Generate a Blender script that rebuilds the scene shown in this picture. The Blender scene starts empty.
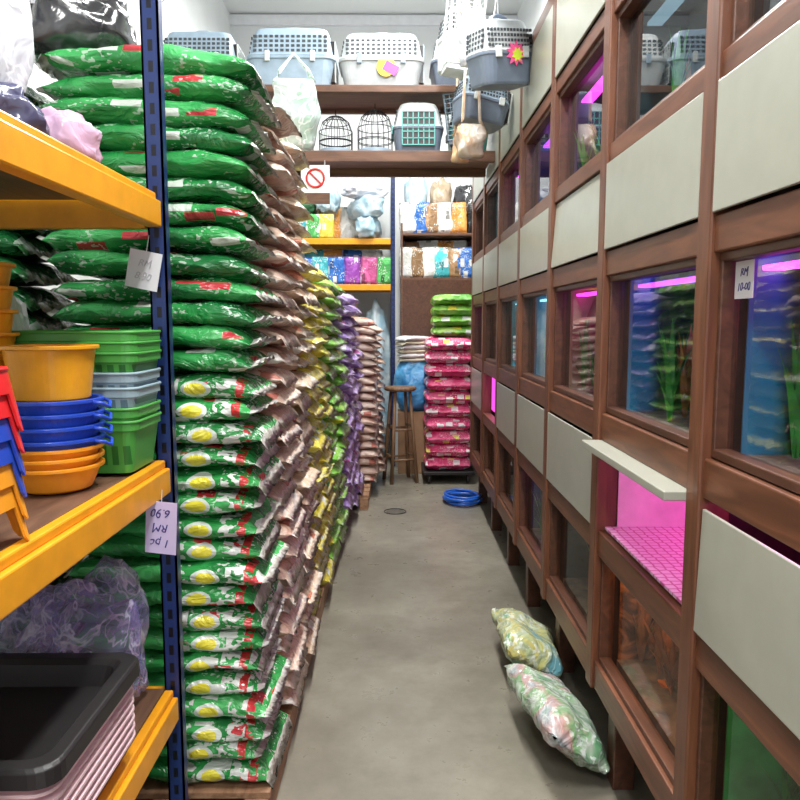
import bpy, math, random
from mathutils import Vector, Matrix, noise, Euler
R = random.Random(7)
scene = bpy.context.scene
COL = scene.collection
pi = math.pi

# ------------------------------------------------------------------ materials
def newmat(name):
    m = bpy.data.materials.new(name); m.use_nodes = True
    nt = m.node_tree
    for n in list(nt.nodes): nt.nodes.remove(n)
    out = nt.nodes.new('ShaderNodeOutputMaterial')
    return m, nt, out
def pbsdf(nt, out, color=(.5,.5,.5), rough=.5, metal=0, alpha=1, spec=.5, trans=0):
    b = nt.nodes.new('ShaderNodeBsdfPrincipled')
    if isinstance(color, tuple): b.inputs['Base Color'].default_value = (*color[:3], 1)
    else: nt.links.new(color, b.inputs['Base Color'])
    b.inputs['Roughness'].default_value = rough
    b.inputs['Metallic'].default_value = metal
    b.inputs['Alpha'].default_value = alpha
    b.inputs['Specular IOR Level'].default_value = spec
    b.inputs['Transmission Weight'].default_value = trans
    nt.links.new(b.outputs[0], out.inputs[0])
    return b
def mth(nt, op, a, b=None, c=None):
    n = nt.nodes.new('ShaderNodeMath'); n.operation = op
    for i, v in enumerate((a, b, c)):
        if v is None: continue
        if isinstance(v, (int, float)): n.inputs[i].default_value = v
        else: nt.links.new(v, n.inputs[i])
    return n.outputs[0]
def mixc(nt, f, a, b):
    n = nt.nodes.new('ShaderNodeMix'); n.data_type = 'RGBA'
    for i, v in ((0, f), (6, a), (7, b)):
        if isinstance(v, (int, float)): n.inputs[i].default_value = v
        elif isinstance(v, tuple): n.inputs[i].default_value = (*v[:3], 1)
        else: nt.links.new(v, n.inputs[i])
    return n.outputs[2]
def coords(nt, scale=(1,1,1), rnd=0.0, kind='Object'):
    tc = nt.nodes.new('ShaderNodeTexCoord')
    mp = nt.nodes.new('ShaderNodeMapping'); mp.inputs['Scale'].default_value = scale
    nt.links.new(tc.outputs[kind], mp.inputs[0])
    if rnd:
        oi = nt.nodes.new('ShaderNodeObjectInfo')
        v = mth(nt, 'MULTIPLY', oi.outputs['Random'], rnd)
        cb = nt.nodes.new('ShaderNodeCombineXYZ')
        for i in range(3): nt.links.new(v, cb.inputs[i])
        nt.links.new(cb.outputs[0], mp.inputs['Location'])
    return tc.outputs[kind], mp.outputs[0]
def noisen(nt, vec, scale=5, detail=3, dist=0, rough=.5):
    n = nt.nodes.new('ShaderNodeTexNoise')
    n.inputs['Scale'].default_value = scale; n.inputs['Detail'].default_value = detail
    n.inputs['Distortion'].default_value = dist; n.inputs['Roughness'].default_value = rough
    nt.links.new(vec, n.inputs['Vector']); return n.outputs[0]
def ramp(nt, fac, stops, interp='LINEAR'):
    n = nt.nodes.new('ShaderNodeValToRGB'); cr = n.color_ramp; cr.interpolation = interp
    while len(cr.elements) < len(stops): cr.elements.new(.5)
    for e, (p, c) in zip(cr.elements, stops):
        e.position = p; e.color = (*c[:3], 1)
    nt.links.new(fac, n.inputs[0]); return n.outputs[0]
def bump(nt, b, h, strength=.3, dist=.01):
    n = nt.nodes.new('ShaderNodeBump'); n.inputs['Strength'].default_value = strength
    n.inputs['Distance'].default_value = dist
    nt.links.new(h, n.inputs['Height']); nt.links.new(n.outputs[0], b.inputs['Normal'])

def plain(name, c, rough=.45, metal=0, alpha=1, var=.12, bmp=0):
    m, nt, out = newmat(name)
    _, v = coords(nt)
    f = noisen(nt, v, 14, 3)
    d = tuple(x*(1-var) for x in c); l = tuple(min(1, x*(1+var)) for x in c)
    b = pbsdf(nt, out, ramp(nt, f, [(.3, d), (.7, l)]), rough, metal, alpha)
    if bmp: bump(nt, b, noisen(nt, v, 60, 2), bmp, .004)
    return m
def emis(name, c, s):
    m, nt, out = newmat(name)
    e = nt.nodes.new('ShaderNodeEmission'); e.inputs[0].default_value = (*c, 1); e.inputs[1].default_value = s
    nt.links.new(e.outputs[0], out.inputs[0]); return m
def wood(name, dark, light, axis=1, rough=.4, sc=3):
    m, nt, out = newmat(name)
    s = [22, 22, 22]; s[axis] = sc
    _, v = coords(nt, tuple(s))
    f = noisen(nt, v, 1.2, 5, 1.2)
    b = pbsdf(nt, out, ramp(nt, f, [(.3, dark), (.7, light)]), rough)
    bump(nt, b, f, .15, .004)
    return m
def plastic_film(name, c, alpha=.55, rough=.18, c2=None, bs=.35):
    m, nt, out = newmat(name)
    _, v = coords(nt)
    f = noisen(nt, v, 5, 2, .8)
    col = ramp(nt, f, [(.35, c), (.65, c2 or tuple(min(1, x*1.3+.05) for x in c))])
    if alpha < .9:
        # glints along creases painted as pale lines into an otherwise clear sheet
        cr = mth(nt, 'ABSOLUTE', mth(nt, 'SUBTRACT', noisen(nt, v, 8, 3, 1.2), .5))
        cz = mth(nt, 'MAXIMUM', mth(nt, 'SUBTRACT', 1, mth(nt, 'MULTIPLY', cr, 26)), 0)
        col = mixc(nt, mth(nt, 'MULTIPLY', cz, .6), col, (.9, .9, .95))
    b = pbsdf(nt, out, col, rough, 0, alpha, .9)
    if alpha < .9:
        lw = nt.nodes.new('ShaderNodeLayerWeight'); lw.inputs[0].default_value = .5
        a = mth(nt, 'ADD', mth(nt, 'MULTIPLY', mth(nt, 'POWER', lw.outputs['Facing'], 2), .6), alpha-.1)
        a = mth(nt, 'MINIMUM', mth(nt, 'ADD', a, mth(nt, 'MULTIPLY', cz, .35)), 1)
        nt.links.new(a, b.inputs['Alpha'])
    bump(nt, b, noisen(nt, v, 9, 2, 2.2), bs, .03)
    return m
def sack(name, cols, seal, emblem=False, gloss=.26, scale=7, wamt=.25, aamt=.1, mask=False, cell=(14, 9, 16), speck=.7):
    m, nt, out = newmat(name)
    raw, v = coords(nt, (1, 1.3, 1.6), 30)
    f = noisen(nt, v, scale*.6, 2, .5)
    col = ramp(nt, f, [(.34, cols[0]), (.5, cols[1]), (.63, cols[2])])
    sp = nt.nodes.new('ShaderNodeSeparateXYZ'); nt.links.new(raw, sp.inputs[0])
    x, y, z = sp.outputs
    ax = mth(nt, 'ABSOLUTE', x)
    vo = nt.nodes.new('ShaderNodeTexVoronoi'); vo.distance = 'CHEBYCHEV'; vo.inputs['Scale'].default_value = 1
    va = nt.nodes.new('ShaderNodeVectorMath'); va.operation = 'MULTIPLY'
    va.inputs[1].default_value = cell; nt.links.new(v, va.inputs[0])
    nt.links.new(va.outputs[0], vo.inputs['Vector'])
    sc = nt.nodes.new('ShaderNodeSeparateColor'); nt.links.new(vo.outputs['Color'], sc.inputs[0])
    inner = mth(nt, 'LESS_THAN', vo.outputs['Distance'], .36)
    wh = mth(nt, 'MULTIPLY', mth(nt, 'GREATER_THAN', sc.outputs[0], 1-wamt), inner)
    ac = mth(nt, 'MULTIPLY', mth(nt, 'GREATER_THAN', sc.outputs[1], 1-aamt), inner)
    t = mth(nt, 'GREATER_THAN', noisen(nt, v, 60, 1, 0), .6)
    tb = mth(nt, 'MULTIPLY', t, mth(nt, 'GREATER_THAN', noisen(nt, v, 8, 0), .52))
    if mask:
        mk_ = mth(nt, 'MINIMUM', mth(nt, 'MAXIMUM', mth(nt, 'MULTIPLY', mth(nt, 'ADD', x, -.02), 12), 0), 1)
        wh = mth(nt, 'MULTIPLY', wh, mk_); ac = mth(nt, 'MULTIPLY', ac, mk_); tb = mth(nt, 'MULTIPLY', tb, mk_)
    col = mixc(nt, wh, col, cols[3])
    col = mixc(nt, ac, col, cols[4])
    if speck: col = mixc(nt, mth(nt, 'MULTIPLY', tb, speck), col, (.8, .82, .78))
    e = mth(nt, 'GREATER_THAN', ax, .28)
    st = noisen(nt, v, 12, 1)
    col = mixc(nt, e, col, ramp(nt, st, [(.45, seal), (.6, tuple(x*.5+.35 for x in seal))]))
    if emblem:
        dx = mth(nt, 'DIVIDE', mth(nt, 'SUBTRACT', x, .118), .029)
        dz = mth(nt, 'DIVIDE', mth(nt, 'SUBTRACT', z, -.004), .0165)
        d = mth(nt, 'ADD', mth(nt, 'MULTIPLY', dx, dx), mth(nt, 'MULTIPLY', dz, dz))
        fr = mth(nt, 'LESS_THAN', y, -.08)
        w = mth(nt, 'MULTIPLY', mth(nt, 'LESS_THAN', mth(nt, 'ADD', d, noisen(nt, v, 18, 2)), 2.6), fr)
        k = mth(nt, 'MULTIPLY', mth(nt, 'LESS_THAN', mth(nt, 'ADD', d, noisen(nt, v, 14, 2)), 1.55), fr)
        col = mixc(nt, w, col, (.7, .76, .7)); col = mixc(nt, k, col, (.85, .76, .06))
        for cx, hw_, th, cc in ((.205, .03, .5, (.75, .78, .74)), (.24, .012, .45, (.6, .04, .04)), (.05, .02, .56, (.75, .78, .74))):
            rd = mth(nt, 'MULTIPLY', fr, mth(nt, 'LESS_THAN', mth(nt, 'ABSOLUTE', mth(nt, 'SUBTRACT', x, cx)), hw_))
            rd = mth(nt, 'MULTIPLY', rd, mth(nt, 'GREATER_THAN', noisen(nt, v, 34, 1), th))
            rd = mth(nt, 'MULTIPLY', rd, mth(nt, 'LESS_THAN', mth(nt, 'ABSOLUTE', z), .026))
            col = mixc(nt, rd, col, cc)
    oi = nt.nodes.new('ShaderNodeObjectInfo')
    hs = nt.nodes.new('ShaderNodeHueSaturation')
    nt.links.new(mth(nt, 'ADD', mth(nt, 'MULTIPLY', oi.outputs['Random'], .25), .88), hs.inputs['Value'])
    nt.links.new(col, hs.inputs['Color'])
    b = pbsdf(nt, out, hs.outputs[0], gloss, 0, 1, .7)
    _, v2 = coords(nt, (.7, 2.4, 2.4), 30)
    h = mth(nt, 'ADD', noisen(nt, v, 12, 3, 1.8), mth(nt, 'MULTIPLY', noisen(nt, v2, 14, 2, .8), mth(nt, 'MULTIPLY', ax, 4)))
    bump(nt, b, h, .65, .022)
    return m

M = {}
M['wood'] = wood('cabinet_wood', (.095, .033, .016), (.19, .07, .033), 1)
M['woodz'] = wood('cabinet_wood_upright', (.095, .033, .016), (.19, .07, .033), 2)
M['darkwood'] = wood('dark_wood', (.06, .024, .014), (.12, .047, .026), 1)
M['inner'] = wood('inner_wood', (.02, .012, .01), (.05, .025, .018), 1)
M['plank'] = wood('plank', (.09, .037, .02), (.18, .083, .046), 0, .5)
M['palletwood'] = wood('pallet_wood', (.2, .1, .05), (.4, .23, .13), 1, .7)
M['door'] = plain('beige_laminate', (.36, .365, .305), .3, var=.04)
M['yellow'] = plain('orange_paint', (.8, .34, .012), .35, var=.1)
M['deck'] = wood('shelf_board', (.1, .05, .03), (.19, .1, .06), 1, .5)
M['black'] = plain('black_plastic', (.016, .014, .015), .45)
M['wire'] = plain('dark_wire', (.03, .03, .035), .35, .6)
M['chrome'] = plain('steel', (.5, .5, .52), .3, .9)
M['white'] = plain('white_plastic', (.75, .76, .78), .4, var=.04)
M['card'] = plain('lilac_card', (.66, .55, .82), .6, var=.04)
M['cardw'] = plain('pale_card', (.72, .72, .76), .6, var=.04)
M['ink'] = plain('ink', (.05, .04, .2), .6)
M['faint'] = plain('faint_pencil', (.5, .5, .55), .6)
M['redink'] = plain('red_ink', (.6, .02, .02), .6)
M['tyellow'] = plain('tub_yellow', (.8, .36, .015), .3)
M['torange'] = plain('tub_orange', (.85, .33, .02), .3)
M['tblue'] = plain('tub_blue', (.02, .07, .5), .3)
M['tred'] = plain('stool_red', (.75, .02, .025), .3)
M['pinkish'] = plain('tray_pink', (.75, .55, .58), .4)
M['leaf'] = plain('aquatic_leaf', (.05, .3, .06), .4, var=.5)
M['leafr'] = plain('aquatic_leaf_brown', (.4, .17, .06), .4, var=.5)
M['gravel'] = plain('gravel', (.2, .15, .11), .8, var=.6, bmp=.6)
M['fish'] = plain('fish_orange', (.8, .22, .03), .3)
M['hose'] = plain('hose_blue', (.02, .12, .55), .3)
LED = dict(pink=emis('pink_led', (1, .04, .7), 5), violet=emis('violet_led', (.5, .07, 1), 3.2), cool=emis('cool_led', (.3, .8, 1), 3.2),
           green=emis('green_led', (.15, 1, .35), 2.2), warm=emis('warm_led', (1, .5, .2), 1.6), amber=emis('amber_led', (1, .5, .2), 9), dim=emis('dim_led', (.5, .8, 1), .5))
M['tube'] = emis('fluorescent', (.93, 1, 1), 15)
def lattice(name, c, dark):
    m, nt, out = newmat(name)
    raw, v = coords(nt)
    sp = nt.nodes.new('ShaderNodeSeparateXYZ'); nt.links.new(raw, sp.inputs[0])
    fx = mth(nt, 'ABSOLUTE', mth(nt, 'SUBTRACT', mth(nt, 'FRACT', mth(nt, 'MULTIPLY', sp.outputs[0], 38)), .5))
    zz = mth(nt, 'MULTIPLY', mth(nt, 'GREATER_THAN', sp.outputs[2], .02), mth(nt, 'LESS_THAN', sp.outputs[2], .065))
    s = mth(nt, 'MULTIPLY', mth(nt, 'LESS_THAN', fx, .28), zz)
    pbsdf(nt, out, mixc(nt, s, c, dark), .4)
    return m
M['bgreen'] = lattice('basket_green', (.07, .34, .06), (.02, .15, .025))
M['blgrey'] = lattice('basket_bluegrey', (.3, .42, .48), (.12, .2, .26))

def glassm(name, refl, tint):
    m, nt, out = newmat(name)
    t = nt.nodes.new('ShaderNodeBsdfTransparent'); t.inputs[0].default_value = (*tint, 1)
    g = nt.nodes.new('ShaderNodeBsdfGlossy'); g.inputs['Roughness'].default_value = .02
    lw = nt.nodes.new('ShaderNodeLayerWeight'); lw.inputs[0].default_value = .5
    f = mth(nt, 'MINIMUM', mth(nt, 'ADD', mth(nt, 'MULTIPLY', mth(nt, 'POWER', lw.outputs['Facing'], 3), refl), .04), .8)
    mx = nt.nodes.new('ShaderNodeMixShader')
    nt.links.new(f, mx.inputs[0]); nt.links.new(t.outputs[0], mx.inputs[1]); nt.links.new(g.outputs[0], mx.inputs[2])
    nt.links.new(mx.outputs[0], out.inputs[0]); return m
M['glass'] = glassm('window_glass', .72, (.82, .9, .9))
M['glassl'] = glassm('lower_window_glass', .3, (.85, .8, .74))
def floorm():
    m, nt, out = newmat('worn_concrete')
    _, v = coords(nt)
    f = noisen(nt, v, 1.3, 6, .15, .6)
    c = ramp(nt, f, [(.32, (.15, .135, .105)), (.5, (.215, .198, .158)), (.68, (.285, .265, .215))])
    f2 = noisen(nt, v, 7, 5, 0, .72)
    c = mixc(nt, ramp(nt, f2, [(.42, (0, 0, 0)), (.8, (.55, .55, .55))]), c, (.11, .095, .07))
    b = pbsdf(nt, out, c, .3)
    nt.links.new(ramp(nt, f2, [(.3, (.24, .24, .24)), (.7, (.42, .42, .42))]), b.inputs['Roughness'])
    bump(nt, b, noisen(nt, v, 25, 4), .06, .008)
    return m
def wallm(name, c):
    m, nt, out = newmat(name)
    _, v = coords(nt)
    f = noisen(nt, v, 2, 5)
    pbsdf(nt, out, ramp(nt, f, [(.3, tuple(x*.88 for x in c)), (.7, c)]), .7); return m
def ceilm():
    m, nt, out = newmat('ceiling_boards')
    raw, v = coords(nt)
    sp = nt.nodes.new('ShaderNodeSeparateXYZ'); nt.links.new(raw, sp.inputs[0])
    fr = mth(nt, 'FRACT', mth(nt, 'MULTIPLY', sp.outputs[1], 1.6))
    l = mth(nt, 'LESS_THAN', fr, .05)
    c = mixc(nt, l, (.8, .82, .82), (.45, .47, .48))
    pbsdf(nt, out, c, .6); return m
def postm():
    m, nt, out = newmat('perforated_navy_steel')
    raw, v = coords(nt)
    sp = nt.nodes.new('ShaderNodeSeparateXYZ'); nt.links.new(raw, sp.inputs[0])
    fz = mth(nt, 'ABSOLUTE', mth(nt, 'SUBTRACT', mth(nt, 'FRACT', mth(nt, 'MULTIPLY', sp.outputs[2], 20)), .5))
    hz = mth(nt, 'LESS_THAN', fz, .27)
    hx = mth(nt, 'LESS_THAN', mth(nt,'ABSOLUTE',sp.outputs[0]), .006)
    c = mixc(nt, mth(nt, 'MULTIPLY', hz, hx), (.012, .03, .13), (.002, .003, .008))
    pbsdf(nt, out, c, .35); return m
M['post'] = postm()
def meshpink():
    m, nt, out = newmat('pink_hex_mat')
    raw, v = coords(nt)
    vo = nt.nodes.new('ShaderNodeTexVoronoi'); vo.feature = 'DISTANCE_TO_EDGE'; vo.inputs['Scale'].default_value = 38
    vo.inputs['Randomness'].default_value = .25
    nt.links.new(v, vo.inputs['Vector'])
    pbsdf(nt, out, ramp(nt, vo.outputs[0], [(.06, (.6, .15, .4)), (.14, (.9, .65, .85))]), .4); return m
M['hex'] = meshpink()

# ------------------------------------------------------------------ mesh helpers
def mk(name, vf, mat, parent=None, loc=(0,0,0), rot=(0,0,0), smooth=False, bevel=0, seg=2):
    me = bpy.data.meshes.new(name); me.from_pydata(vf[0], [], vf[1]); me.update()
    if mat: me.materials.append(mat)
    if smooth:
        for p in me.polygons: p.use_smooth = True
    o = bpy.data.objects.new(name, me); COL.objects.link(o)
    o.location = loc; o.rotation_euler = rot
    if parent: o.parent = parent
    if bevel:
        b = o.modifiers.new('bevel', 'BEVEL'); b.width = bevel; b.segments = seg; b.limit_method = 'ANGLE'; b.angle_limit = .6
    return o
def empty(name, loc=(0,0,0), rot=(0,0,0)):
    o = bpy.data.objects.new(name, None); COL.objects.link(o); o.location = loc; o.rotation_euler = rot
    o.empty_display_size = .1
    return o
def thing(o, label, cat, group=None):
    o['label'] = label; o['category'] = cat
    if group: o['group'] = group
    return o
def struct(o): o['kind'] = 'structure'; return o
def vbox(c, s):
    x, y, z = c; a, b, d = s[0]/2, s[1]/2, s[2]/2
    v = [(x+i*a, y+j*b, z+k*d) for k in (-1, 1) for j in (-1, 1) for i in (-1, 1)]
    f = [(0,2,3,1), (4,5,7,6), (0,1,5,4), (2,6,7,3), (0,4,6,2), (1,3,7,5)]
    return v, f
def join(*vfs):
    V, F = [], []
    for v, f in vfs:
        o = len(V); V += list(v); F += [tuple(i+o for i in q) for q in f]
    return V, F
def xform(vf, mat): return [tuple(mat @ Vector(p)) for p in vf[0]], vf[1]
def rng(x0, x1, y0, y1, z0, z1): return vbox(((x0+x1)/2, (y0+y1)/2, (z0+z1)/2), (x1-x0, y1-y0, z1-z0))
def lathe(prof, seg=32, wav=None):
    V, F = [], []
    for r, z in prof:
        for i in range(seg):
            a = 2*pi*i/seg; rr = r*(1+(wav*math.cos(a*6) if wav else 0))
            V.append((rr*math.cos(a), rr*math.sin(a), z))
    n = len(prof)
    for j in range(n-1):
        for i in range(seg):
            k = (i+1) % seg
            F.append((j*seg+i, j*seg+k, (j+1)*seg+k, (j+1)*seg+i))
    if prof[0][0] > 1e-4: F.append(tuple(reversed(range(seg))))
    if prof[-1][0] > 1e-4: F.append(tuple((n-1)*seg+i for i in range(seg)))
    return V, F
def rring(hx, hy, r, z, n=5, ox=0, oy=0):
    P = []; r = min(r, hx, hy)
    for cx, cy, a0 in ((hx-r, hy-r, 0), (-hx+r, hy-r, pi/2), (-hx+r, -hy+r, pi), (hx-r, -hy+r, 1.5*pi)):
        for i in range(n+1):
            a = a0+pi/2*i/n; P.append((cx+r*math.cos(a)+ox, cy+r*math.sin(a)+oy, z))
    return P
def loft(secs, cap0=True, cap1=True):
    V, F = [], []; m = None
    for s in secs:
        P = rring(s[1], s[2], s[3], s[0]); m = len(P); V += P
    for j in range(len(secs)-1):
        for i in range(m):
            k = (i+1) % m; F.append((j*m+i, j*m+k, (j+1)*m+k, (j+1)*m+i))
    if cap0: F.append(tuple(reversed(range(m))))
    if cap1: F.append(tuple((len(secs)-1)*m+i for i in range(m)))
    return V, F
def tube(pts, r, seg=8, closed=False):
    V, F = [], []; pts = [Vector(p) for p in pts]; n = len(pts)
    for i, p in enumerate(pts):
        a = pts[(i-1) % n] if (closed or i > 0) else p
        b = pts[(i+1) % n] if (closed or i < n-1) else p
        t = (b-a).normalized()
        up = Vector((0, 0, 1)) if abs(t.z) < .9 else Vector((1, 0, 0))
        u = t.cross(up).normalized(); w = u.cross(t).normalized()
        rr = r[i] if isinstance(r, (list, tuple)) else r
        for k in range(seg):
            an = 2*pi*k/seg; V.append(tuple(p+u*rr*math.cos(an)+w*rr*math.sin(an)))
    for i in range(n if closed else n-1):
        j = (i+1) % n
        for k in range(seg):
            l = (k+1) % seg; F.append((i*seg+k, i*seg+l, j*seg+l, j*seg+k))
    if not closed:
        F.append(tuple(reversed(range(seg)))); F.append(tuple((n-1)*seg+k for k in range(seg)))
    return V, F
def text(name, body, size, mat, parent, loc, rot, depth=.0005):
    cu = bpy.data.curves.new(name, 'FONT'); cu.body = body; cu.size = size; cu.extrude = depth; cu.shear = .22
    cu.align_x = 'CENTER'; cu.align_y = 'CENTER'
    t = bpy.data.objects.new('tmp', cu); COL.objects.link(t)
    bpy.context.view_layer.update()
    me = bpy.data.meshes.new_from_object(t.evaluated_get(bpy.context.evaluated_depsgraph_get()))
    bpy.data.objects.remove(t)
    for v in me.vertices:
        n = noise.noise(Vector((v.co.x/size*1.7, v.co.y/size*1.7, len(body))))
        v.co.y += n*size*.14; v.co.x += noise.noise(Vector((v.co.y/size*2, 5, v.co.x/size)))*size*.08
    me.materials.clear(); me.materials.append(mat)
    o = bpy.data.objects.new(name, me); COL.objects.link(o); o.location = loc; o.rotation_euler = rot; o.parent = parent
    return o
def blob(size, seed, amp=.18, freq=2.2, sub=4, neck=False):
    import bmesh
    bm = bmesh.new(); bmesh.ops.create_icosphere(bm, subdivisions=sub, radius=1)
    off = Vector((seed*7.3, seed*3.1, seed*1.7)); V = []
    for v in bm.verts:
        p = v.co.copy()
        q = Vector([math.copysign(abs(c)**.75, c) for c in p])
        n1 = noise.noise(p*freq+off); n2 = abs(noise.noise(p*freq*2.3+off)); n3 = abs(noise.noise(p*freq*5+off))
        k = 1+amp*n1*1.5-amp*n2*1.2-amp*.25*n3
        q = q*k
        if neck and p.z > .6:
            s = max(.15, 1-(p.z-.6)*2.4); q.x *= s; q.y *= s; q.z += (p.z-.6)*.9
        q.z = max(q.z, -.86)
        V.append((q.x*size[0], q.y*size[1], (q.z+.86)*size[2]/1.75))
    F = [tuple(v.index for v in f.verts) for f in bm.faces]
    bm.free(); return V, F

def sack_vf(L, W, T, seed, nx=30, ny=16, wr=1.0, eu=9, ev=7, droop=.014, sealbend=1.0):
    rr = random.Random(seed); off = Vector((seed*3.7, seed*1.3, 0))
    V, F = [], []
    bend = [rr.uniform(-.018, .01)*sealbend, rr.uniform(-.034, .008)*sealbend]
    us = [-1+2*i/nx for i in range(nx+1)]
    vs = [math.sin(pi/2*(-1+2*j/ny)) for j in range(ny+1)]
    ck = .935
    def pt(u, v, s):
        uu = max(-1, min(1, u/ck)); au = abs(uu); av = abs(v)
        h = T/2*(max(0, 1-au**eu))**.5*(max(0, 1-av**ev))**.5*(1-.2*au**2.5)
        if abs(u) > ck: h = .0016
        if av > .9999: h = 0
        narrow = 1-.05*au**3-.05*(1 if abs(u) > ck else 0)
        x = L/2*u*(1+.018*noise.noise(Vector((v*3, u*2, 0))+off)); y = W/2*v*narrow
        pl = math.sin(v*13+seed)*.004*au**6+math.sin(v*29+seed*2)*.002*au**6
        z = s*h+pl*wr
        n = noise.noise(Vector((x*7, y*9, s*.8))+off)
        n2 = abs(noise.noise(Vector((x*16, y*22, s*1.7))+off))
        n3 = abs(noise.noise(Vector((x*14+z*30, y*10, 3))+off))
        z += s*wr*(n*.009-n2*.007)*(.3+min(1, h/(T*.4)))
        y += wr*(.009*noise.noise(Vector((x*9, 3+s, v*2))+off)-math.copysign(.010*n3, v))*av
        e = max(0, au-.4)/.6; z -= (droop if u > 0 else .006)*e*e
        if abs(u) > ck:
            k = (abs(u)-ck)/(1-ck); z += bend[0 if u < 0 else 1]*k*1.2
        return (x, y, z)
    idx = {}
    for s in (1, -1):
        for i, u in enumerate(us):
            for j, v in enumerate(vs):
                if s == -1 and (i in (0, nx) or j in (0, ny)): idx[s, i, j] = idx[1, i, j]; continue
                idx[s, i, j] = len(V); V.append(pt(u, v, s))
    for i in range(nx):
        for j in range(ny):
            F.append((idx[1,i,j], idx[1,i+1,j], idx[1,i+1,j+1], idx[1,i,j+1]))
            F.append((idx[-1,i,j], idx[-1,i,j+1], idx[-1,i+1,j+1], idx[-1,i+1,j]))
    return V, F
def sack_meshes(name, L, W, T, mat, n=5, seed=1, wr=1.0, **k):
    out = []
    for i in range(n):
        v, f = sack_vf(L, W, T, seed+i*3, wr=wr, **k)
        me = bpy.data.meshes.new(name); me.from_pydata(v, [], f); me.update(); me.materials.append(mat)
        for p in me.polygons: p.use_smooth = True
        out.append(me)
    return out
def put_sack(name, me, loc, rot, label, group, cat='pet food bag'):
    o = bpy.data.objects.new(name, me); COL.objects.link(o); o.location = loc; o.rotation_euler = rot
    return thing(o, label, cat, group)

# ------------------------------------------------------------------ room shell
XL, XR, YF, YB, ZC = -1.75, 1.3, -1.6, 8.05, 4.75
struct(mk('floor', rng(XL, XR, YF, YB, -.1, 0), floorm()))
struct(mk('ceiling', rng(XL, XR, YF, YB, ZC, ZC+.1), ceilm()))
wm = wallm('painted_wall', (.76, .78, .78))
struct(mk('wall_back', rng(XL-.1, XR+.1, YB, YB+.1, 0, ZC), wm))
struct(mk('wall_left', rng(XL-.1, XL, YF, YB, 0, ZC), wm))
struct(mk('wall_right', rng(XR, XR+.1, YF, YB, 0, ZC), wm))
struct(mk('trim_1', rng(XL, XR, YB-.04, YB, ZC-.12, ZC-.02), M['white'], bevel=.004))

# ------------------------------------------------------------------ aquarium cabinet
XC = .65
cab = thing(empty('aquarium_cabinet', (XC, 0, 0)), 'long red-brown wooden cabinet with rows of tank windows and doors', 'aquarium cabinet')
posts = [.005+.757*k for k in range(9)]
PW = .033
Y0, Y1 = posts[0]-.045, posts[-1]+.045
rails = [(.31, .40), (.755, .835), (1.13, 1.215), (1.64, 1.715), (1.98, 2.035), (2.41, 2.465), (2.785, 2.86)]
mk('rail_frame', join(*[rng(0, .055, Y0, Y1, a, b) for a, b in rails]), M['wood'], cab, bevel=.004)
mk('upright_frame', join(*[rng(-.01, .06, y-PW, y+PW, .305, 2.865) for y in posts]), M['woodz'], cab, bevel=.005)
car = [rng(.53, .545, Y0, Y1, .31, 2.86)]
car += [rng(.056, .53, Y0, Y1, (a+b)/2-.01, (a+b)/2+.01) for a, b in rails]
car += [rng(.061, .53, y-.008, y+.008, .31, 2.86) for y in posts]
mk('carcass', join(*car), M['inner'], cab)
for y in [.6, 1.35, 2.2, 2.98, 3.7, 4.35, 5.1, 5.9]:
    mk('leg', join(rng(.05, .12, y-.035, y+.035, 0, .31)), M['darkwood'], cab, bevel=.004)
    mk('leg', join(rng(.45, .52, y-.035, y+.035, 0, .31)), M['darkwood'], cab, bevel=.004)

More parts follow.
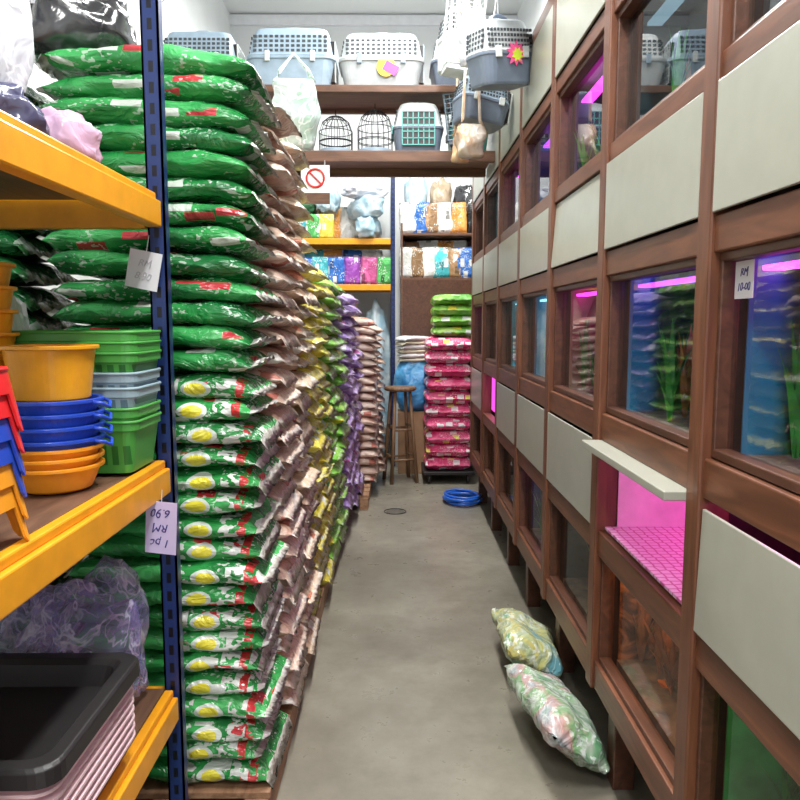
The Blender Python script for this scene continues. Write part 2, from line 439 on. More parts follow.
def tank_interior(k, z0, z1, back, side, led, plants, fishes, seed, ztop, leafm=None):
    ya, yb = posts[k]+.02, posts[k+1]-.02
    rr = random.Random(seed)
    t = thing(empty('fish_tank', (XC+.07, (ya+yb)/2, z0+.012)), 'lit glass aquarium with plants inside the wooden cabinet', 'fish tank', 'aquariums in the cabinet')
    hw = (yb-ya)/2-.003; H = z1-z0-.02
    mk('back_panel', rng(.41, .415, -hw, hw, 0, H), back, t)
    mk('side_panel', rng(.01, .41, hw-.004, hw, 0, H), side, t)
    mk('side_panel', rng(.01, .41, -hw, -hw+.004, 0, H), side, t)
    mk('gravel', rng(.005, .4, -hw+.006, hw-.006, 0, .03), M['gravel'], t)
    zl = ztop-(z0+.012)
    mk('led_lamp', rng(.03, .075, -hw+.01, hw-.01, zl-.010, zl), led, t, bevel=.002)
    for p in range(plants):
        vs = []
        cx, cy = rr.uniform(.04, .2), (hw*.95-rr.random()**2*hw*1.5)
        for q in range(18):
            a = rr.uniform(0, 2*pi); ln = rr.uniform(.3, .85)*H*.8; w = rr.uniform(.006, .012); le = rr.uniform(.01, .07)
            P = []
            for s in range(6):
                tt = s/5; bx = cx+math.cos(a)*le*tt*tt; by = min(hw-.01, cy+math.sin(a)*le*tt*tt); ww = w*math.sin(pi*min(.97, .15+tt*.85))
                P += [(bx-ww*math.sin(a), by+ww*math.cos(a), .025+ln*tt), (bx+ww*math.sin(a), by-ww*math.cos(a), .025+ln*tt)]
            vs.append((P, [(2*s, 2*s+1, 2*s+3, 2*s+2) for s in range(5)]))
        mk('aquatic_plant', join(*vs), leafm or (M['leaf'] if rr.random() < .8 else M['leafr']), t, smooth=True)
    for q in range(fishes):
        prof = [(0.001, -.03), (.007, -.022), (.011, -.008), (.010, .005), (.005, .018), (.002, .026)]
        v, f = lathe(prof, 10); v = [(x*.5*.8, z*.8, y*1.2*.8) for x, y, z in v]
        tail = ([(0, .019, 0), (0, .036, .011), (0, .03, 0), (0, .036, -.011)], [(0, 1, 2), (0, 2, 3)])
        fin = ([(0, -.008, .009), (0, .006, .018), (0, .01, .006)], [(0, 1, 2)])
        mk('goldfish', join((v, f), tail, fin), M['fish'], t, (rr.uniform(.02, .1), rr.uniform(-hw*.7, hw*.8), rr.uniform(.06, H*.75)), (0, 0, rr.uniform(-.9, .9)+(pi if rr.random() < .5 else 0)), True)
def murky(name, a, b_, s=16):
    m, nt, out = newmat(name); _, v = coords(nt)
    pbsdf(nt, out, ramp(nt, noisen(nt, v, s, 4, 1.5), [(.38, a), (.62, b_)]), .5); return m
B = {n: plain('tank_'+n, c, .5, var=.3) for n, c in dict(teal=(.05, .38, .42), dark=(.015, .035, .045), green=(.05, .3, .11), tan=(.35, .22, .15), navy=(.015, .03, .13), deep=(.01, .04, .055), blue=(.03, .2, .36)).items()}
B['brown'] = murky('tank_brown', (.08, .035, .02), (.5, .2, .08))
B['algae'] = murky('tank_algae', (.01, .08, .08), (.05, .2, .06), 12)
# near tank: blue close to the glass turning to dark green deeper in
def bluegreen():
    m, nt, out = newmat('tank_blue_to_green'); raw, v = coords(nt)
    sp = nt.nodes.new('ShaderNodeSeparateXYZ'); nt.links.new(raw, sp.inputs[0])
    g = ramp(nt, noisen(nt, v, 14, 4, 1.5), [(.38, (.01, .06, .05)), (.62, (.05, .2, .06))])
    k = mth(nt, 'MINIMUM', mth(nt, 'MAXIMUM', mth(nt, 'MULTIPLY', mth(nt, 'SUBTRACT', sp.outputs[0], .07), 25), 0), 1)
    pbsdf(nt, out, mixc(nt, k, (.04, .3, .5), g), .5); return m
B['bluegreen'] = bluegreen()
def window(k, z0, z1, gm='glass'):
    ya, yb = posts[k]+PW, posts[k+1]-PW; w = .014; z0 -= .012; z1 += .012
    mk('window_frame', join(rng(.012, .05, ya, yb, z1-w-.006, z1), rng(.012, .05, ya, yb, z0, z0+w+.006), rng(.012, .05, ya, ya+w, z0+w, z1-w), rng(.012, .05, yb-w, yb, z0+w, z1-w)), M['darkwood'], cab, bevel=.003)
    g = ([(.04, ya+w, z0+w), (.04, yb-w, z0+w), (.04, yb-w, z1-w), (.04, ya+w, z1-w)], [(0, 3, 2, 1)])
    mk('glass_pane', g, M[gm], cab)
def door(k, z0, z1, tilt=0):
    ya, yb = posts[k]+PW+.003, posts[k+1]-PW-.003; h = z1-z0-.004
    mk('cabinet_door', rng(-.004, .004, -(yb-ya)/2, (yb-ya)/2, 0, h), M['door'], cab, (-.005, (ya+yb)/2, z0+.002), (0, -tilt, 0), bevel=.002)
low = [('green', 'green', 'green'), ('green', 'green', 'green'), ('brown', 'brown', 'amber'), ('deep', 'dark', 'dim'), ('navy', 'navy', 'violet'), ('dark', 'dark', 'dim'), ('brown', 'brown', 'warm'), ('dark', 'dark', 'dim')]
mid = [('deep', 'bluegreen', 'pink'), ('algae', 'bluegreen', 'pink'), ('algae', 'bluegreen', 'violet'), ('tan', 'tan', 'pink'), ('blue', 'blue', 'cool'), ('teal', 'teal', 'cool'), ('brown', 'brown', 'warm'), ('dark', 'blue', 'pink')]  # tan panels paint in the peach bags' reflection
upp = [('dark', 'dark', 'dim'), ('dark', 'dark', 'dim'), ('dark', 'deep', 'dim'), ('navy', 'navy', 'pink'), ('deep', 'navy', 'violet'), ('dark', 'navy', 'pink'), ('teal', 'teal', 'cool'), ('dark', 'dark', 'dim')]
for k in range(8):
    window(k, .41, .75, 'glassl'); window(k, 1.23, 1.63); window(k, 2.04, 2.40)
    b, s, l = low[k]; tank_interior(k, .36, .78, B[b], B[s], LED[l], 5 if k < 5 else 1, 6 if k == 2 else 0, 10+k, .745 if k != 2 else .772, M['leafr'] if k == 2 else None)
    b, s, l = mid[k]; tank_interior(k, 1.18, 1.66, B[b], B[s], LED[l], 7 if k < 3 else 3, 2 if k == 1 else 0, 40+k, 1.615)
    b, s, l = upp[k]; tank_interior(k, 2.01, 2.42, B[b], B[s], LED[l], 2 if k < 5 else 1, 0, 70+k, 2.385)
    if k == 2: pass
    elif k == 6: mk('compartment_lamp_or_glow', rng(.06, .07, posts[k]+.05, posts[k+1]-.05, .86, 1.11), emis('pink_glow_sheet', (1, .08, .6), 1.6), cab)  # glowing sheet stands in for the pink-lit inside of an open compartment
    elif k == 1: door(k, .838, 1.11, -.03)
    else: door(k, .838, 1.125)
    door(k, 1.718, 1.978, -.07 if k == 3 else 0); door(k, 2.468, 2.783)
ya, yb = posts[2]+PW, posts[3]-PW
mk('compartment_liner', join(rng(.5, .505, ya, yb, .8, 1.17), rng(.06, .5, ya, ya+.004, .8, 1.17), rng(.06, .5, yb-.004, yb, .8, 1.17)), plain('pink_liner', (.85, .6, .8), .5), cab)
mk('perforated_mat', rng(.02, .5, ya+.005, yb-.005, .842, .85), M['hex'], cab)
mk('compartment_lamp_or_glow', rng(.3, .33, ya+.05, yb-.05, 1.15, 1.165), emis('pink_lamp', (1, .16, .62), 22), cab)
mk('sliding_flap', rng(-.06, .16, ya-.005, yb+.005, 1.108, 1.13), M['door'], cab, bevel=.003)
mk('compartment_lamp_or_glow', rng(.1, .12, posts[1]+.08, posts[2]-.08, 1.14, 1.15), emis('pink_lamp_narrow', (1, .1, .7), 18), cab)

def price_tag(loc, rot, w, h, lines, label, sz=.02, string=0, spin=0, ink=None, card=None):
    t = thing(empty('price_tag', loc, rot), label, 'price tag')
    mk('card', rng(-w/2, w/2, -.0008, .0008, -h/2, h/2), card or M['card'], t)
    for i, l in enumerate(lines):
        off = sz*1.25*(len(lines)-1)/2-i*sz*1.25
        text('handwriting', l, sz, ink or M['ink'], t, (off*math.sin(spin)*1, -.0014, off*math.cos(spin)), (pi/2, spin, 0))
    if string: mk('string', tube([(0, 0, h/2), (0, 0, h/2+string)], .001, 5), M['white'], t)
    return t
price_tag((XC+.037, 1.428, 1.583), (0, 0, -pi/2), .074, .074, ['RM', '10-00'], 'small white handwritten price card on tank window', .023, card=M['cardw'])

# ------------------------------------------------------------------ storage rack
def rack(name, x0, x1, y0, y1, zs, H, label, bh=.085, facing='x', deckm=None):
    r = thing(empty(name, (x0, y0, 0)), label, 'storage rack')
    W, D = x1-x0, y1-y0
    for px in (0, W):
        for py in (0, D):
            s = .022
            mk('post', join(rng(-s, s, -.003, .003, 0, H), rng(-s, -s+.005, -.003, .03, 0, H), rng(s-.005, s, -.003, .03, 0, H)), M['post'], r, (px, py-(.015), 0))
    for z in zs:
        if facing == 'x':
            for px in (0, W):
                mk('beam', join(rng(px-.018, px+.018, .03, D-.03, z-bh, z-.02), rng(px-.018, px+.006, .03, D-.03, z-.02, z)), M['yellow'], r, bevel=.004)
            mk('beam', rng(.03, W-.03, D-.012, D+.012, z-bh, z-.01), M['yellow'], r, bevel=.003)
        else:
            for py in (0, D):
                mk('beam', join(rng(.022, W-.022, py-.018, py+.018, z-bh, z)), M['yellow'], r, bevel=.004)
        mk('shelf_board', rng(.02, W-.02, .02, D-.02, z-.016, z-.002), deckm or M['deck'], r)
    return r
rack('storage_rack', -1.22, -.6, -.1, 1.87, (.52, 1.145, 1.82), 3.0, 'boltless steel rack with navy perforated posts and orange beams')

# ------------------------------------------------------------------ sacks
WH = (.72, .75, .7)
G = [(.015,.2,.045), (.03,.33,.07), (.07,.45,.12), WH, (.6,.04,.05)]
G1 = [(.01,.14,.035), (.02,.26,.055), (.06,.4,.11), (.6,.68,.6), (.5,.04,.05)]
GD = [(.006,.07,.02), (.01,.13,.032), (.02,.2,.05), (.4,.5,.4), (.05,.3,.08)]
PE = [(.6,.38,.28), (.72,.52,.42), (.82,.66,.56), (.85,.82,.76), (.6,.2,.15)]
BR = [(.5,.33,.22), (.66,.48,.34), (.76,.62,.48), (.82,.78,.68), (.55,.2,.12)]
YE = [(.6,.5,.04), (.78,.66,.08), (.85,.76,.25), WH, (.15,.45,.08)]
GR = [(.12,.42,.04), (.25,.58,.08), (.42,.66,.14), WH, (.75,.65,.06)]
PU = [(.28,.15,.48), (.42,.28,.64), (.6,.48,.75), (.82,.8,.85), (.5,.1,.35)]
PK = [(.65,.03,.14), (.8,.06,.22), (.85,.16,.32), (.88,.75,.78), (.85,.7,.15)]
ms_g = sack_meshes('green_food_bag', .6, .40, .078, sack('sack_green', G, (.5,.48,.42), True, wamt=.35, aamt=.16, mask=True), 7, 1, 1.35)
ms_g1 = sack_meshes('dark_green_food_bag', .6, .40, .078, sack('sack_dkgreen', G1, (.45,.46,.4), wamt=.2, aamt=.1, cell=(9, 9, 22), speck=.4), 7, 20, 1.35)
ms_gd = sack_meshes('wrapped_green_food_bag', .6, .40, .084, sack('sack_deepgreen', GD, (.03,.15,.04), wamt=.12, aamt=.1, speck=0), 4, 30, 1.2)
kinds = {}
for nm, c, sl, s, th in (('peach', PE, (.75,.6,.5), 60, .078), ('tan', BR, (.7,.55,.42), 80, .078), ('yellow', YE, (.8,.7,.15), 100, .09), ('lime', GR, (.3,.6,.12), 120, .09), ('purple', PU, (.5,.36,.7), 140, .09)):
    kinds[nm] = sack_meshes(nm+'_food_bag', .6, .38, th, sack('sack_'+nm, c, sl, wamt=.26, aamt=.12, cell=(9, 7, 11), speck=0), 6, s, 1.2)
def column(meshes, y, n, dz, x=-.675, z0=.13, label='', group='', jit=.018, upper=None, nsw=0):
    for i in range(n):
        ms = meshes if not (upper and i >= nsw) else upper
        put_sack(ms[0].name.split('.')[0], R.choice(ms), (x+R.uniform(-jit, jit), y+R.uniform(-.008, .008), z0+dz*(i+.5)), (R.uniform(-.015, .015), R.uniform(-.022, .035), R.uniform(-.035, .035)), label, group)
column(ms_g, 2.2, 31, .068, label='glossy green pet food bag with printed label in tall stack', group='green bag stack', upper=ms_g1, nsw=18)
column(kinds['peach'], 2.6, 31, .068, x=-.66, label='pale peach and white pet food bag in tall stack', group='peach bag stack', jit=.022)
column(kinds['tan'], 3.0, 30, .069, x=-.65, label='tan and white pet food bag in tall stack', group='tan bag stack', jit=.025)
column(kinds['yellow'], 3.4, 21, .078, x=-.65, label='yellow pet food bag in stack beside the aisle', group='yellow bag stack', jit=.025)
column(kinds['yellow'], 3.8, 21, .079, x=-.64, label='yellow pet food bag in stack beside the aisle', group='yellow bag stack', jit=.025)
column(kinds['lime'], 4.2, 20, .081, x=-.63, label='lime green pet food bag in stack beside the aisle', group='lime bag stack', jit=.025)
column(kinds['lime'], 4.6, 20, .081, x=-.62, label='lime green pet food bag in stack beside the aisle', group='lime bag stack', jit=.025)
column(kinds['purple'], 5.0, 19, .083, x=-.61, label='purple and white pet food bag in stack beside the aisle', group='purple bag stack', jit=.025)
column(kinds['purple'], 5.4, 19, .083, x=-.59, label='purple and white pet food bag in stack beside the aisle', group='purple bag stack', jit=.025)
column(kinds['purple'], 5.8, 18, .084, x=-.57, label='purple and white pet food bag in stack beside the aisle', group='purple bag stack', jit=.025)
column(kinds['peach'], 6.25, 20, .0705, x=-.45, label='peach and white pet food bag in far stack', group='far peach bag stack')
column(kinds['peach'], 6.65, 19, .0705, x=-.40, label='peach and white pet food bag in far stack', group='far peach bag stack')
column(ms_gd, 2.24, 28, .0745, x=-1.33, label='dark green pet food bag in stack behind the rack', group='dark green bag stack behind the rack')
for y0, y1 in ((1.98, 3.2), (3.22, 4.4), (4.42, 5.62), (5.64, 6.86)):
    p = thing(empty('pallet', (-.68+(.16 if y0 > 5 else 0), (y0+y1)/2, 0)), 'low wooden pallet under stacked pet food bags', 'pallet', 'pallets under the bags')
    h = (y1-y0)/2
    n = 8
    mk('deck_slats', join(*[rng(-.31, .31, -h+i*2*h/n+.01, -h+(i+1)*2*h/n-.02, .1, .12) for i in range(n)]), M['palletwood'], p, bevel=.002)
    for x in (-.27, 0, .27):
        mk('stringer', rng(x-.035, x+.035, -h, h, 0, .1), M['palletwood'], p, bevel=.003)
p = thing(empty('pallet', (-1.35, 2.25, 0)), 'low wooden pallet under dark green bags', 'pallet', 'pallets under the bags')
mk('deck_slats', join(*[rng(-.31, .31, -.22+i*.11, -.13+i*.11, .1, .12) for i in range(4)]), M['palletwood'], p, bevel=.002)
for x in (-.27, 0, .27): mk('stringer', rng(x-.035, x+.035, -.22, .22, 0, .1), M['palletwood'], p, bevel=.003)

# pink stack on dolly
d = thing(empty('platform_dolly', (.5, 6.85, 0)), 'low black platform dolly carrying pink bags', 'dolly')
mk('platform', rng(-.24, .24, -.3, .3, .09, .12), M['black'], d, bevel=.005)
for x in (-.18, .18):
    for y in (-.24, .24):
        v, f = lathe([(.001, -.012), (.04, -.012), (.045, -.006), (.045, .006), (.04, .012), (.001, .012)], 20)
        mk('caster', ([(z, a, b) for a, b, z in v], f), M['black'], d, (x, y, .045), smooth=True)
ms_p = sack_meshes('pink_food_bag', .56, .44, .135, sack('sack_pink', PK, (.85,.3,.45), scale=9, wamt=.5, aamt=.14, cell=(9, 9, 12), speck=.5), 5, 160, .6, droop=.008)
for i in range(10):
    put_sack('pink_food_bag', R.choice(ms_p), (.5+R.uniform(-.01, .01), 6.85, .185+.124*i), (0, R.uniform(-.02, .02), pi/2+R.uniform(-.04, .04)), 'pink and white pet food bag stacked on dolly', 'pink bag stack')
ms_t = sack_meshes('lime_food_bag', .5, .4, .11, kinds['lime'][0].materials[0], 3, 190, droop=.008)
for i in range(4):
    put_sack('lime_food_bag', ms_t[i % 3], (.54, 6.88, 1.415+.095*i), (0, .02*i, pi/2), 'green pet food bag lying on top of pink bags', 'green bags on the pink stack')

# floor bags beside cabinet legs
def floorsack(name, cols):
    m, nt, out = newmat(name)
    raw, v = coords(nt)
    f = noisen(nt, v, 6, 2, .3)
    c = ramp(nt, f, cols)
    f2 = noisen(nt, v, 45, 1)
    c = mixc(nt, mth(nt, 'MULTIPLY', mth(nt, 'MULTIPLY', mth(nt, 'GREATER_THAN', f2, .58), mth(nt, 'GREATER_THAN', noisen(nt, v, 10, 0), .52)), .6), c, (.8, .82, .8))
    cr = mth(nt, 'ABSOLUTE', mth(nt, 'SUBTRACT', noisen(nt, v, 10, 3, 1), .5))
    cz = mth(nt, 'MAXIMUM', mth(nt, 'SUBTRACT', 1, mth(nt, 'MULTIPLY', cr, 30)), 0)
    c = mixc(nt, mth(nt, 'MULTIPLY', cz, .4), c, (.8, .85, .85))
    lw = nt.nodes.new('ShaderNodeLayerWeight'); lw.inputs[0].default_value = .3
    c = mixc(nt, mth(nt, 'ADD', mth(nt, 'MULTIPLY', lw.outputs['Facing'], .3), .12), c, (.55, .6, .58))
    b = pbsdf(nt, out, c, .15, 0, 1, .9)
    bump(nt, b, noisen(nt, v, 11, 3, 1.4), .8, .03); return m
fm1 = floorsack('wrapped_green_print', [(.34, (.04, .26, .07)), (.42, (.45, .5, .4)), (.5, (.15, .38, .12)), (.56, (.5, .25, .24)), (.62, (.4, .45, .5)), (.7, (.08, .3, .08))])
fm2 = floorsack('wrapped_yellow_print', [(.34, (.05, .26, .32)), (.43, (.5, .46, .06)), (.5, (.4, .48, .25)), (.56, (.6, .5, .08)), (.64, (.12, .36, .18))])
mf = sack_meshes('floor_food_bag', .54, .26, .15, fm1, 1, 210, 2.0, eu=8, ev=3.2, droop=.02) + sack_meshes('floor_food_bag', .44, .28, .15, fm2, 1, 215, 2.0, eu=8, ev=3.2, droop=.02)
put_sack('food_bag', mf[0], (.565, 2.42, .125), (.62, .03, pi/2+.12), 'clear-wrapped green and white food bag slumped against cabinet leg', 'bags on the floor')
put_sack('food_bag', mf[1], (.575, 3.03, .115), (.5, 0, pi/2-.03), 'clear-wrapped yellow-green food bag slumped on floor by cabinet', 'bags on the floor')

# ------------------------------------------------------------------ tubs, baskets, trays
def tub_prof(rt, rb, h, rim=.008, th=.003):
    return [(rb*.9, 0), (rb, .004), (rt, h-rim), (rt+rim, h-rim), (rt+rim, h), (rt-th, h), (rb-th, .008), (.001, .006)]
def tub(loc, rt, rb, h, mat, label, group, wav=None, seg=48, handle=False):
    e = empty('plastic_tub', loc); thing(e, label, 'tub', group)
    mk('body', lathe(tub_prof(rt, rb, h), seg, wav), mat, e, smooth=False, bevel=.0015)
    if handle:
        for s in (1, -1):
            mk('handle', tube([(s*(rt+.004), -.03, h-.006), (s*(rt+.02), -.02, h-.01), (s*(rt+.026), 0, h-.02), (s*(rt+.02), .02, h-.01), (s*(rt+.004), .03, h-.006)], .004, 8), mat, e, smooth=True)
    return e
zb = 1.147
for i in range(3): tub((-.725, 1.52, zb+i*.02), .09, .072, .055, M['torange'], 'round orange-yellow plastic tub nested at bottom of stack', 'stacked round tubs')
for i in range(4): tub((-.725, 1.52, zb+.058+i*.027), .094, .078, .055, M['tblue'], 'round blue plastic tub nested in stack', 'stacked round tubs', handle=True)
tub((-.725, 1.52, zb+.19), .089, .076, .115, M['tyellow'], 'round yellow plastic tub on top of blue tubs', 'stacked round tubs')
for i in range(9): tub((-.915, 1.58, zb+i*.05), .08, .066, .08, M['tyellow'], 'ribbed yellow plastic tub nested in tall stack', 'tall stack of yellow tubs', seg=32)
def mini_stool(loc, mat, cn, h=.10):
    e = thing(empty('plastic_step_stool', loc), cn+' moulded plastic stool with cut-out legs, nested in stack', 'stool', 'nested small plastic stools')
    n = 64; V, F = [], []
    lv = 6
    for j in range(lv+1):
        for i in range(n):
            a = 2*pi*i/n; c_, s_ = math.cos(a), math.sin(a)
            sup = (abs(c_)**4+abs(s_)**4)**-.25
            leg = max(0, math.cos(4*(a-pi/4)))
            leg = min(1, leg*2.2)
            zbot = h*.62*(1-leg)
            t = j/lv
            z = h-(h-zbot)*t
            fl = .068+(h-z)/h*.016
            V.append((fl*sup*c_, fl*sup*s_, z))
    for j in range(lv):
        for i in range(n):
            k = (i+1) % n; F.append((j*n+i, (j+1)*n+i, (j+1)*n+k, j*n+k))
    F.append(tuple(range(n)))
    o = mk('body', (V, F), mat, e, smooth=False)
    s = o.modifiers.new('solid', 'SOLIDIFY'); s.thickness = .004; s.offset = -1
    mk('lip', tube([V[i] for i in range(0, n, 2)], .0035, 6, True), mat, e, smooth=True)
    for x in (-.025, 0, .025): mk('grip_ridge', rng(x-.004, x+.004, -.035, .035, h, h+.003), mat, e, bevel=.001)
for i, (mt, cn) in enumerate((('torange', 'orange'), ('torange', 'orange'), ('tblue', 'blue'), ('tblue', 'blue'), ('tred', 'red'), ('tred', 'red'))):
    mini_stool((-.675, 1.09, zb+i*.036), M[mt], cn)
def basket(loc, hx, hy, h, mat, label, group):
    e = thing(empty('plastic_basket', loc), label, 'basket', group)
    s = [(0, hx*.86, hy*.84, .02), (h-.02, hx*.96, hy*.96, .025), (h-.02, hx, hy, .03), (h, hx, hy, .03), (h, hx*.94, hy*.93, .025), (.006, hx*.84, hy*.82, .02)]
    mk('body', loft(s), mat, e, bevel=.001)
    mk('rim', tube([p for p in rring(hx, hy, .03, h, 5)], .004, 6, True), mat, e, smooth=True)
for i in range(2): basket((-.735, 1.725, zb+.005+i*.03), .145, .1, .12, M['bgreen'], 'green lattice plastic basket at bottom of basket stack', 'stacked baskets')
for i, mt in enumerate(('blgrey', 'blgrey')): basket((-.735, 1.725, zb+.112+i*.034), .147, .1, .09, M[mt], 'blue-grey plastic basket in stack', 'stacked baskets')
for i in range(3): basket((-.735, 1.725, zb+.192+i*.024), .15, .102, .09, M['bgreen'], 'bright green lattice plastic basket on top of stack', 'stacked baskets')
TY = 1.35
for i in range(8):
    e = thing(empty('litter_tray', (-.80, TY, .523+i*.020)), 'pale pink plastic litter tray nested in stack', 'litter tray', 'stacked litter trays')
    mk('body', loft([(0, .18, .17, .03), (.055, .207, .197, .035), (.055, .219, .209, .04), (.062, .219, .209, .04), (.062, .2, .19, .035), (.006, .176, .166, .03)]), M['pinkish'], e, bevel=.001)
e = thing(empty('litter_tray', (-.80, TY, .694)), 'black plastic litter tray with wide raised rim on top of stack', 'litter tray')
mk('body', loft([(0, .19, .18, .035), (.045, .215, .205, .04)], cap1=False), M['black'], e, smooth=False)
mk('rim', loft([(.028, .232, .222, .045), (.056, .23, .22, .045), (.062, .224, .214, .045), (.062, .198, .188, .035), (.05, .188, .178, .035), (.006, .175, .165, .03)], cap0=False), M['black'], e, bevel=.002)

def bundle(name, loc, size, seed, mat, label, cat='plastic bag', **k):
    o = mk(name, blob(size, seed, **k), mat, None, loc, (0, 0, seed*.7), True)
    return thing(o, label, cat)
F_clear = plastic_film('film_white', (.62, .64, .7), .72, .16)
F_white = plastic_film('film_greywhite', (.5, .52, .58), .95, .2, (.75, .76, .8))
F_navy = plastic_film('film_navy', (.05, .05, .12), .95)
F_black = plastic_film('film_black', (.01, .01, .013), 1, .16, bs=.15)
F_pink = plastic_film('film_pink', (.55, .35, .5), .9)
F_pur = plastic_film('film_lilac', (.36, .3, .75), .3, .08, (.6, .54, .85), .6)
F_blue = plastic_film('film_blue', (.03, .22, .55), 1, .3, (.1, .42, .75))
F_lb = plastic_film('film_lightblue', (.3, .5, .62), .95, .3, (.7, .8, .85))
F_or = plastic_film('film_orange', (.7, .3, .08), .9, .2, (.75, .65, .5))
F_tan = plastic_film('film_tan', (.4, .3, .2), 1)
F_gr = plastic_film('film_green', (.02, .16, .06), 1)
bundle('plastic_bag', (-.84, 1.5, 1.822), (.115, .14, .14), 1, F_navy, 'dark plastic-wrapped bundle on top shelf')
bundle('plastic_bag', (-.87, 1.5, 1.95), (.11, .13, .36), 2, F_clear, 'clear white plastic-wrapped goods piled on dark bundle', freq=1.4, amp=.14)
bundle('black_plastic_bag', (-.93, 2.2, 2.23), (.18, .16, .2), 3, F_black, 'shiny black plastic bag lying on green bag stack', amp=.16, freq=1.3)
bundle('pink_plastic_bag', (-.71, 1.6, 1.822), (.065, .08, .12), 4, F_pink, 'small pink plastic-wrapped packet on shelf edge')
bundle('white_plastic_bag', (-1.045, 1.70, 1.147), (.15, .17, .54), 5, F_white, 'crumpled grey-white plastic bag standing on shelf', freq=1.8, amp=.2)
bundle('clear_plastic_bag', (-.77, 1.72, .522), (.15, .1, .36), 6, F_pur, 'thin crumpled clear lilac plastic bag on lower shelf', amp=.28, freq=1.7)
bundle('clear_plastic_bag', (-.98, 1.72, .522), (.12, .1, .36), 9, F_pur, 'clear lilac plastic wrap pressed beside another bag', amp=.28, freq=1.7)
price_tag((-.93, 2.03, 2.37), (.1, 0, .1), .08, .05, ['RM 6'], 'small white price label on black bag', .024, card=M['cardw'])
price_tag((-.632, 1.84, 1.63), (0, .2, -.1), .085, .095, ['RM', '8.90'], 'pale price tag with faint handwriting hanging from rack beam', .026, .04, ink=M['faint'], card=M['cardw'])
price_tag((-.572, 1.72, 1.0), (0, .06, -.15), .08, .13, ['1 pc', 'RM', '6.90'], 'lilac handwritten price tag hanging upside down on beam', .03, .03, pi)
bundle('green_plastic_bag', (-.85, 1.6, 0), (.2, .2, .38), 8, F_gr, 'dark green wrapped bundle under lowest shelf')

# ------------------------------------------------------------------ overhead shelves + carriers
def overshelf(z, y0, y1, x0, x1, th, label):
    e = thing(empty('overhead_shelf', (x0, y0, z)), label, 'shelf')
    L = x1-x0
    mk('front_beam', rng(0, L, 0, .04, -th, 0), M['plank'], e, bevel=.004)
    mk('rear_beam', rng(0, L, y1-y0-.04, y1-y0, -th, 0), M['plank'], e, bevel=.004)
    mk('board', rng(0, L, .04, y1-y0-.04, -.02, 0), M['plank'], e)
overshelf(2.98, 4.7, 5.2, XL+.005, 1.28, .045, 'brown wooden overhead shelf spanning aisle, holding pet carriers')
overshelf(2.58, 4.7, 5.2, XL+.005, .635, .07, 'brown wooden overhead beam shelf spanning aisle, holding cages')
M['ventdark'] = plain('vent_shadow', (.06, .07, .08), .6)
def carrier(loc, L, W, H, low, up, doorc, rot, label, group='pet carriers'):
    e = thing(empty('pet_carrier', loc, rot), label, 'pet carrier', group)
    hx, hy = L/2, W/2
    mk('lower_shell', loft([(0, hx*.82, hy*.8, .04), (.012, hx*.86, hy*.85, .05), (H*.42, hx*.96, hy*.95, .06), (H*.43, hx, hy, .07), (H*.47, hx, hy, .07)]), low, e, bevel=.002)
    mk('upper_shell', loft([(H*.472, hx, hy, .07), (H*.5, hx*.99, hy*.99, .07), (H*.51, hx*.94, hy*.93, .06), (H*.8, hx*.87, hy*.82, .06), (H*.92, hx*.8, hy*.7, .06), (H*.95, hx*.7, hy*.55, .05)]), up, e, bevel=.002)
    sl = []; n = 14
    for r in range(4):
        z = H*(.555+.075*r); t = (z/H-.51)/.29; kx = .94-.07*t; ky = .93-.11*t
        for i in range(n):
            for s in (1, -1): sl.append(vbox((-hx*.78+1.56*hx*i/(n-1), s*(hy*ky-.0005), z), (hx*.075, .008, H*.04)))
        for i in range(6):
            sl.append(vbox((-(hx*kx-.0005), -hy*.6+1.2*hy*i/5, z), (.008, hy*.12, H*.04)))
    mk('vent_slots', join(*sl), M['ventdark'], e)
    dw, dh = hy*.62, H*.62; dr = []
    for i in range(7): dr.append(rng(hx*.97, hx*.97+.006, -dw+2*dw*i/6-.003, -dw+2*dw*i/6+.003, H*.12, H*.12+dh))
    for i in range(6): dr.append(rng(hx*.97, hx*.97+.006, -dw, dw, H*.12+dh*i/5-.003, H*.12+dh*i/5+.003))
    mk('door_recess', rng(hx*.8, hx*.965, -dw, dw, H*.12, H*.12+dh), M['black'], e)
    mk('wire_door', join(*dr), doorc, e)
    mk('handle', tube([(-hx*.35, 0, H*.93), (-hx*.28, 0, H), (-hx*.1, 0, H*1.04), (hx*.1, 0, H*1.04), (hx*.28, 0, H), (hx*.35, 0, H*.93)], .01, 8), low, e, smooth=True)
    for s in (-.5, .5): mk('latch', rng(hx*s-.015, hx*s+.015, -hy-.008, -hy+.004, H*.38, H*.54), doorc, e, bevel=.002)
    return e
cb = plain('carrier_blue', (.32, .42, .52), .4); cgy = plain('carrier_grey', (.45, .48, .5), .4)
cwh = plain('carrier_white', (.66, .7, .7), .4); cdk = plain('carrier_slate', (.16, .2, .27), .4); ctl = plain('carrier_teal', (.12, .45, .42), .4)
zt = 2.982
carrier((-1.25, 4.93, zt), .5, .36, .38, cb, cb, cwh, (0, 0, 0), 'blue-grey pet carrier with slotted vents on overhead shelf')
carrier((-.66, 4.93, zt), .57, .38, .40, cb, cb, cwh, (0, 0, 0), 'pale blue pet carrier with slotted shell on overhead shelf')
c = carrier((-.085, 4.93, zt), .55, .38, .37, cgy, cwh, cb, (0, 0, 0), 'white and grey pet carrier with bright sticker on shelf')
mk('sticker', xform(lathe([(.001, 0), (.06, 0), (.06, .002), (.001, .002)], 20), Matrix.Rotation(pi/2, 4, 'X')), plain('sticker_yellow', (.85, .6, .02), .4), c, (.03, -.186, .12))
